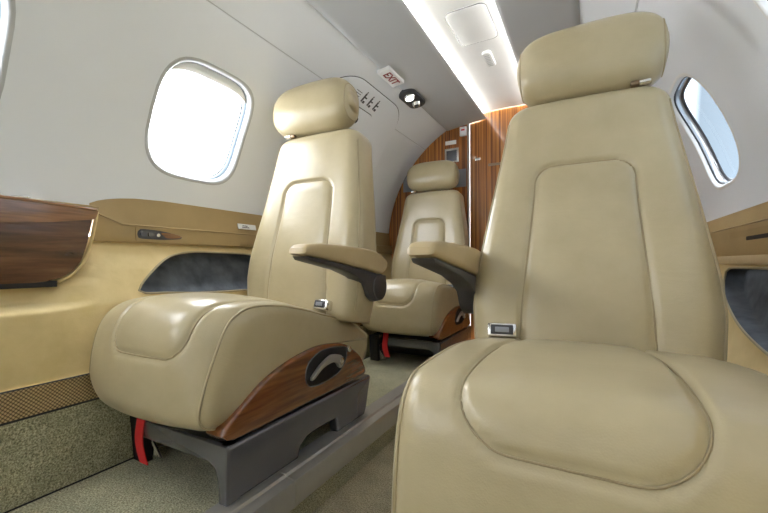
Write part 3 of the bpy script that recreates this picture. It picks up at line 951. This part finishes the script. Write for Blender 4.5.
    for i in range(len(st) - 1):
        for k in range(4):
            fs_.append((i * 4 + k, i * 4 + (k + 1) % 4, i * 4 + 4 + (k + 1) % 4, i * 4 + 4 + k))
    fs_.append((0, 1, 2, 3)); b = 4 * len(st) - 4; fs_.append((b + 3, b + 2, b + 1, b))
    o = mesh('pull_strap', vs_, fs_, 'red', root, smooth=False); o['label'] = 'red pull strap'

    # ---------------- wooden side panel with lever
    wo = [(0.046, 0.180), (0.034, 0.190), (0.040, 0.208), (0.070, 0.230), (0.145, 0.278), (0.215, 0.305), (0.297, 0.323), (0.39, 0.331), (0.493, 0.318), (0.55, 0.294), (0.609, 0.254), (0.638, 0.215), (0.650, 0.190), (0.64, 0.178), (0.50, 0.175), (0.25, 0.174), (0.08, 0.173)]
    wo = [tuple(p)[:2] for p in smooth_line([(y - 0.38, z, 0) for y, z in wo], 70, True)]
    x0, x1 = sorted((s * 0.20, s * 0.264))
    wp = prism('wood_panel', wo, x0, x1, 'x', 'seatwood', root, 0.008, 3)
    inn = grown(wo, -0.016)
    rc = [(0.330, 0.250), (0.328, 0.285), (0.345, 0.312), (0.385, 0.330), (0.44, 0.334), (0.525, 0.324), (0.545, 0.308), (0.535, 0.270), (0.495, 0.242), (0.43, 0.230), (0.36, 0.232)]
    rc = [tuple(p)[:2] for p in smooth_line([(y * 0.955 - 0.38, z * 0.945, 0) for y, z in rc], 44, True)]
    x0, x1 = sorted((s * 0.255, s * 0.2655))
    prism('lever_recess', rc, x0, x1, 'x', 'black', wp, 0.001, 1)
    tube('recess_rim', [Vector((s * 0.2655, y, z)) for y, z in rc], 0.0020, 'grey', wp, 6, True)
    lv = [(0.345, 0.254), (0.356, 0.256), (0.40, 0.280), (0.45, 0.286), (0.475, 0.278), (0.487, 0.262), (0.500, 0.258), (0.512, 0.272), (0.510, 0.290), (0.490, 0.303), (0.45, 0.312), (0.43, 0.308), (0.39, 0.292), (0.345, 0.262)]
    lv = [tuple(p)[:2] for p in smooth_line([(y * 0.955 - 0.38, z * 0.945, 0) for y, z in lv], 36, True)]
    x0, x1 = sorted((s * 0.264, s * 0.277))
    prism('lever', lv, x0, x1, 'x', 'alu', wp, 0.003, 2)
    cyl_obj('lever_pivot', (s * 0.27, 0.473 - 0.38, 0.266), (s * 0.281, 0.473 - 0.38, 0.266), 0.012, 'chrome', wp, 16, bev=0.002)
    cyl_obj('release_button', (s * 0.262, 0.528 - 0.38, 0.292), (s * 0.274, 0.528 - 0.38, 0.292), 0.010, 'chrome', wp, 14, bev=0.002)

    # ---------------- backrest
    t = radians(th)
    U = Vector((0, sin(t), cos(t))); Nn = Vector((0, -cos(t), sin(t)))
    base = Vector((backdx, 0.530 + backshift, 0.385)) - O
    def B(x, q, nn): return base + U * q + Nn * nn + Vector((x, 0, 0))
    rt = 0.055
    def wid(q):
        w = lerp_tab([(-1, 0.238), (0.0, 0.250), (0.06, 0.260), (0.14, 0.266), (0.22, 0.261), (0.40, 0.238), (0.60, 0.207), (0.90, 0.170)], q)
        return w * wsc
    rows = []
    nq = 140
    for k in range(nq + 1):
        rows.append(L * k / nq)
    TH = 0.125
    qt = 0.520 + (L - 0.735) * 0.6
    def insb(x, q):
        hwid = 0.112 + 0.026 * sm(qt, 0.0, q)
        xx = abs(x) / hwid * 0.115
        r = 0.05
        dx = xx - (0.115 - r); dy = q - (qt - r)
        if dx > 0 and dy > 0: return sqrt(dx * dx + dy * dy) - r
        return max(dx, dy) - r
    mx = 84
    def front(x, q, w):
        e = w - abs(x)
        nn = 0.018 * exp(-((q - 0.20) / 0.16) ** 2) + 0.006 * (1 - (x / w) ** 2)
        nn += 0.010 * exp(-((abs(x) - 0.80 * w) / 0.05) ** 2) * sm(0.75, 0.3, q)
        R_ = 0.042
        if e < R_:
            c = 1 - e / R_; nn -= R_ * (1 - sqrt(max(0, 1 - c * c)))
        k = insb(x, q)
        nn += -0.008 * exp(-(k / 0.005) ** 2) + 0.004 * sm(0, -0.04, k)
        # top rolls backwards
        if q > L - 0.05:
            c = (q - (L - 0.05)) / 0.05; nn -= 0.05 * (1 - sqrt(max(0, 1 - c * c)))
        if q < 0.03:
            c = 1 - q / 0.03; nn -= 0.03 * (1 - sqrt(max(0, 1 - c * c)))
        return nn
    vs, fs = [], []
    ns = None
    for q in rows:
        w = wid(q)
        if q > L - rt:
            c = (q - (L - rt)) / rt; w -= rt * (1 - sqrt(max(0, 1 - c * c)))
        sec = []
        for j in range(mx + 1):
            u = -1 + 2 * j / mx
            x = w * (math.copysign(1 - (1 - abs(u)) ** 1.3, u))
            sec.append((x, front(x, q, w)))
        rb = 0.05 if q > L - 0.05 else 0
        nb = -TH
        if q > L - 0.05:
            c = (q - (L - 0.05)) / 0.05; nb += 0.05 * (1 - sqrt(max(0, 1 - c * c)))
        nb = min(nb, min(v for _, v in sec) - 0.001)
        fl_ = sec[-1][1]
        for k in range(1, 6):
            sec.append((w, fl_ + (nb * 0.85 - fl_) * k / 6))
        for k in range(13):
            a2 = pi * k / 12
            sec.append((w * cos(a2) if True else 0, nb * 0.85 + (nb * 0.15) * sin(a2) ** 0.6))
        for k in range(5, 0, -1):
            sec.append((-w, fl_ + (nb * 0.85 - fl_) * k / 6))
        ns = len(sec)
        vs += [B(x, q, v) for x, v in sec]
    for i in range(nq):
        for k in range(ns):
            l = (k + 1) % ns
            fs.append((i * ns + k, i * ns + l, (i + 1) * ns + l, (i + 1) * ns + k))
    fs.append(tuple(range(ns))); fs.append(tuple(nq * ns + k for k in range(ns))[::-1])
    br = mesh('backrest', vs, fs, 'leather', root)
    # seams
    def fq(x, q): 
        return B(x, q, front(x, q, wid(q)) + 0.0012)
    lft, rgt = [], []
    for q in [qt - 0.0005 - 0.0 - 0.0 + (0.0 - qt) * k / 70 for k in range(71)]:
        if insb(0, q) > 0 or q < 0.012: continue
        lo, hi = 0.0, 0.2
        for _ in range(30):
            mid = (lo + hi) / 2
            if insb(mid, q) < 0: lo = mid
            else: hi = mid
        lft.append(fq(-lo, q)); rgt.append(fq(lo, q))
    tubes('insert_seam', [(lft[::-1] + rgt, False)], 0.0018, 'seam', br)
    for sx in (-1, 1):
        pts = []
        for k in range(60):
            q = 0.04 + (L - 0.10) * k / 59; w = wid(q)
            pts.append(B(sx * (w - 0.007), q, front(sx * (w - 0.007), q, w) + 0.001))
        tube('edge_piping', pts, 0.0028, 'piping', br, 6)
    # ---------------- headrest
    hc_q, hb, hn = L + 0.100 + hup, 0.101, 0.066
    vs, fs = [], []
    ms, nsn = 60, 56
    for j in range(ms + 1):
        u = -1 + 2 * j / ms
        x = hw * math.copysign(1 - (1 - abs(u)) ** 1.6, u)
        f = max(0.0, 1 - abs(x / hw) ** 4.5) ** (1 / 3.2)
        if j in (0, ms): f = 0.30
        else: f = max(f, 0.30)
        for k in range(nsn):
            a2 = 2 * pi * k / nsn
            qq = hb * f * se(sin(a2), 0.75); nn = hn * (0.35 + 0.65 * f) * se(cos(a2), 0.85)
            nn += 0.012 * sin(a2) * f                     # leans forward at the top
            qq += 0.006 * cos(pi * x / hw / 2)
            vs.append(base + U * (hc_q + qq) + Nn * (nn - 0.025) + Vector((x + hdx, 0, 0)))
    for j in range(ms):
        for k in range(nsn):
            l = (k + 1) % nsn
            fs.append((j * nsn + k, j * nsn + l, (j + 1) * nsn + l, (j + 1) * nsn + k))
    fs.append(tuple(range(nsn))); fs.append(tuple(ms * nsn + k for k in range(nsn))[::-1])
    hr = mesh('headrest', vs, fs, 'leather', root)
    for sx in (-1, 1):
        j = (5 if sx < 0 else ms - 5)
        ctr = sum((vs[j * nsn + k] for k in range(nsn)), Vector()) / nsn
        tube('end_piping', [ctr + (vs[j * nsn + k] - ctr) * 1.004 for k in range(nsn)], 0.0022, 'piping', hr, 6, True)
    sb = -s
    bm = bmesh.new()
    add_box(bm, -0.016, 0.016, -0.010, 0.010, -0.006, 0.006, 0.004)
    hb_ = bm_obj('headrest_bracket', bm, 'brass', hr)
    hb_.location = B(sb * 0.125, L - 0.002 + hup * 0.5, -0.012); hb_.rotation_euler = (-t, 0, 0)
    cyl_obj('bracket_knob', B(sb * 0.128, L - 0.004 + hup * 0.5, -0.006), B(sb * 0.152, L - 0.004 + hup * 0.5, -0.004), 0.007, 'chrome', hr, 14)
    for xx in (-0.06, 0.06):
        cyl_obj('headrest_post', B(xx, L - 0.06, -0.06), B(xx, L + 0.06, -0.045), 0.008, 'chrome', hr, 12)
    # ---------------- armrest on the aisle side
    ar = empty('armrest', (0, 0, 0)); ar.parent = root
    pad = [(0.212, 0.645), (0.217, 0.662), (0.245, 0.674), (0.36, 0.676), (0.53, 0.670), (0.62, 0.655), (0.672, 0.630), (0.680, 0.610), (0.660, 0.585), (0.625, 0.578), (0.565, 0.588), (0.40, 0.616), (0.25, 0.638), (0.222, 0.640)]
    pad = [tuple(p)[:2] for p in smooth_line([(y - 0.365 + army, z * 0.94 + armz, 0) for y, z in pad], 60, True)]
    x0, x1 = sorted((s * (0.256 + armx), s * (0.318 + armx)))
    prism('pad', pad, x0, x1, 'x', 'pad', ar, 0.012, 4)
    brk = [(0.225, 0.638), (0.25, 0.637), (0.40, 0.614), (0.565, 0.586), (0.625, 0.576), (0.672, 0.570), (0.678, 0.53), (0.665, 0.495), (0.63, 0.476), (0.585, 0.476), (0.55, 0.500), (0.525, 0.545), (0.48, 0.570), (0.40, 0.595), (0.235, 0.627)]
    brk = [(y - 0.365 + army, z * 0.94 + armz) for y, z in brk]
    x0, x1 = sorted((s * (0.261 + armx), s * (0.312 + armx)))
    prism('bracket', brk, x0, x1, 'x', 'dark', ar, 0.004, 2)
    cyl_obj('pivot', (s * 0.235, 0.625 - 0.365 + army, 0.496 + armz), (s * (0.316 + armx), 0.625 - 0.365 + army, 0.496 + armz), 0.047, 'dark', ar, 32, bev=0.004)
    # ---------------- seat belt buckle
    bk = bmesh.new()
    add_box(bk, -0.034, 0.034, -0.016, 0.016, -0.017, 0.017, 0.006)
    o = bm_obj('belt_buckle', bk, 'chrome', root)
    o.location = V3(s * 0.185, 0.497, 0.438 + bkz); o.rotation_euler = (radians(-18), 0, s * radians(-12))
    bk = bmesh.new()
    add_box(bk, -0.026, 0.026, -0.019, -0.015, -0.011, 0.012, 0.002)
    bm_obj('buckle_plate', bk, 'dark', o)
    bk = bmesh.new()
    add_box(bk, -0.016, 0.016, -0.0215, -0.018, -0.006, 0.006, 0.0015)
    bm_obj('release_tab', bk, 'suedegrey', o)
    return root

make_seat(-0.982, 0.544, 1, 'beige leather seat by the left wall window, nearest of the left row', backdx=0.047, backshift=-0.02, th=9, L=0.722, hw=0.186, z0=FLOOR_L, hdx=-0.034, crn=0.02, insx=0.043, armx=0.014, outn=0.965, insr=0.055, tilt=-0.04)
make_seat(-0.005, 0.513, -1, 'large beige leather seat filling the right foreground', backdx=-0.0085, th=13.5, L=0.728, backshift=-0.0245, z0=FLOOR_R, crn=0.004, armz=0.041, bkz=0.027, setb_in=0.0, army=-0.0055, hdx=0.012, wsc=0.985, insz=0.400, insx=-0.018, hw=0.179, S=1.06, tilt=0.09, fbul=0.010, boxy=0.55, hup=-0.006)
make_seat(-0.95, 1.85, 1, 'beige leather seat at the far end in front of the wood bulkhead', th=7, backshift=-0.03, z0=FLOOR_L, S=0.97, setb_in=0.04, wsc=1.06)

# ------------------------------------------------------------------ camera
cam = bpy.data.cameras.new('camera'); co = bpy.data.objects.new('camera', cam); COL.objects.link(co)
cam.sensor_width = 36; cam.lens = 380 / 768 * 36; cam.clip_start = 0.02
co.location = (0, 0, 0.62); co.rotation_euler = (radians(90.9), 0, radians(28.37))
SC.camera = co

# ------------------------------------------------------------------ light
w = bpy.data.worlds.new('sky'); SC.world = w; w.use_nodes = True
nt = w.node_tree; bg = nt.nodes['Background']
tcn = nt.nodes.new('ShaderNodeTexCoord'); sx = nt.nodes.new('ShaderNodeSeparateXYZ')
nt.links.new(tcn.outputs['Generated'], sx.inputs[0])
mr = N(nt, 'ShaderNodeMapRange'); mr.inputs['From Min'].default_value = -0.6; mr.inputs['From Max'].default_value = 0.6
nt.links.new(sx.outputs['X'], mr.inputs['Value'])
rp = ramp(nt, [(0.0, (0.96, 0.98, 1.0)), (0.52, (0.92, 0.96, 1.0)), (0.66, (0.037, 0.044, 0.050)), (1.0, (0.09, 0.105, 0.12))])
nt.links.new(mr.outputs[0], rp.inputs['Fac']); nt.links.new(rp.outputs['Color'], bg.inputs['Color'])
bg.inputs['Strength'].default_value = 7.5

SC.view_settings.view_transform = 'Standard'
SC.view_settings.look = 'None'
SC.view_settings.exposure = 1.12
SC.view_settings.gamma = 1.0
SC.view_settings.use_curve_mapping = False
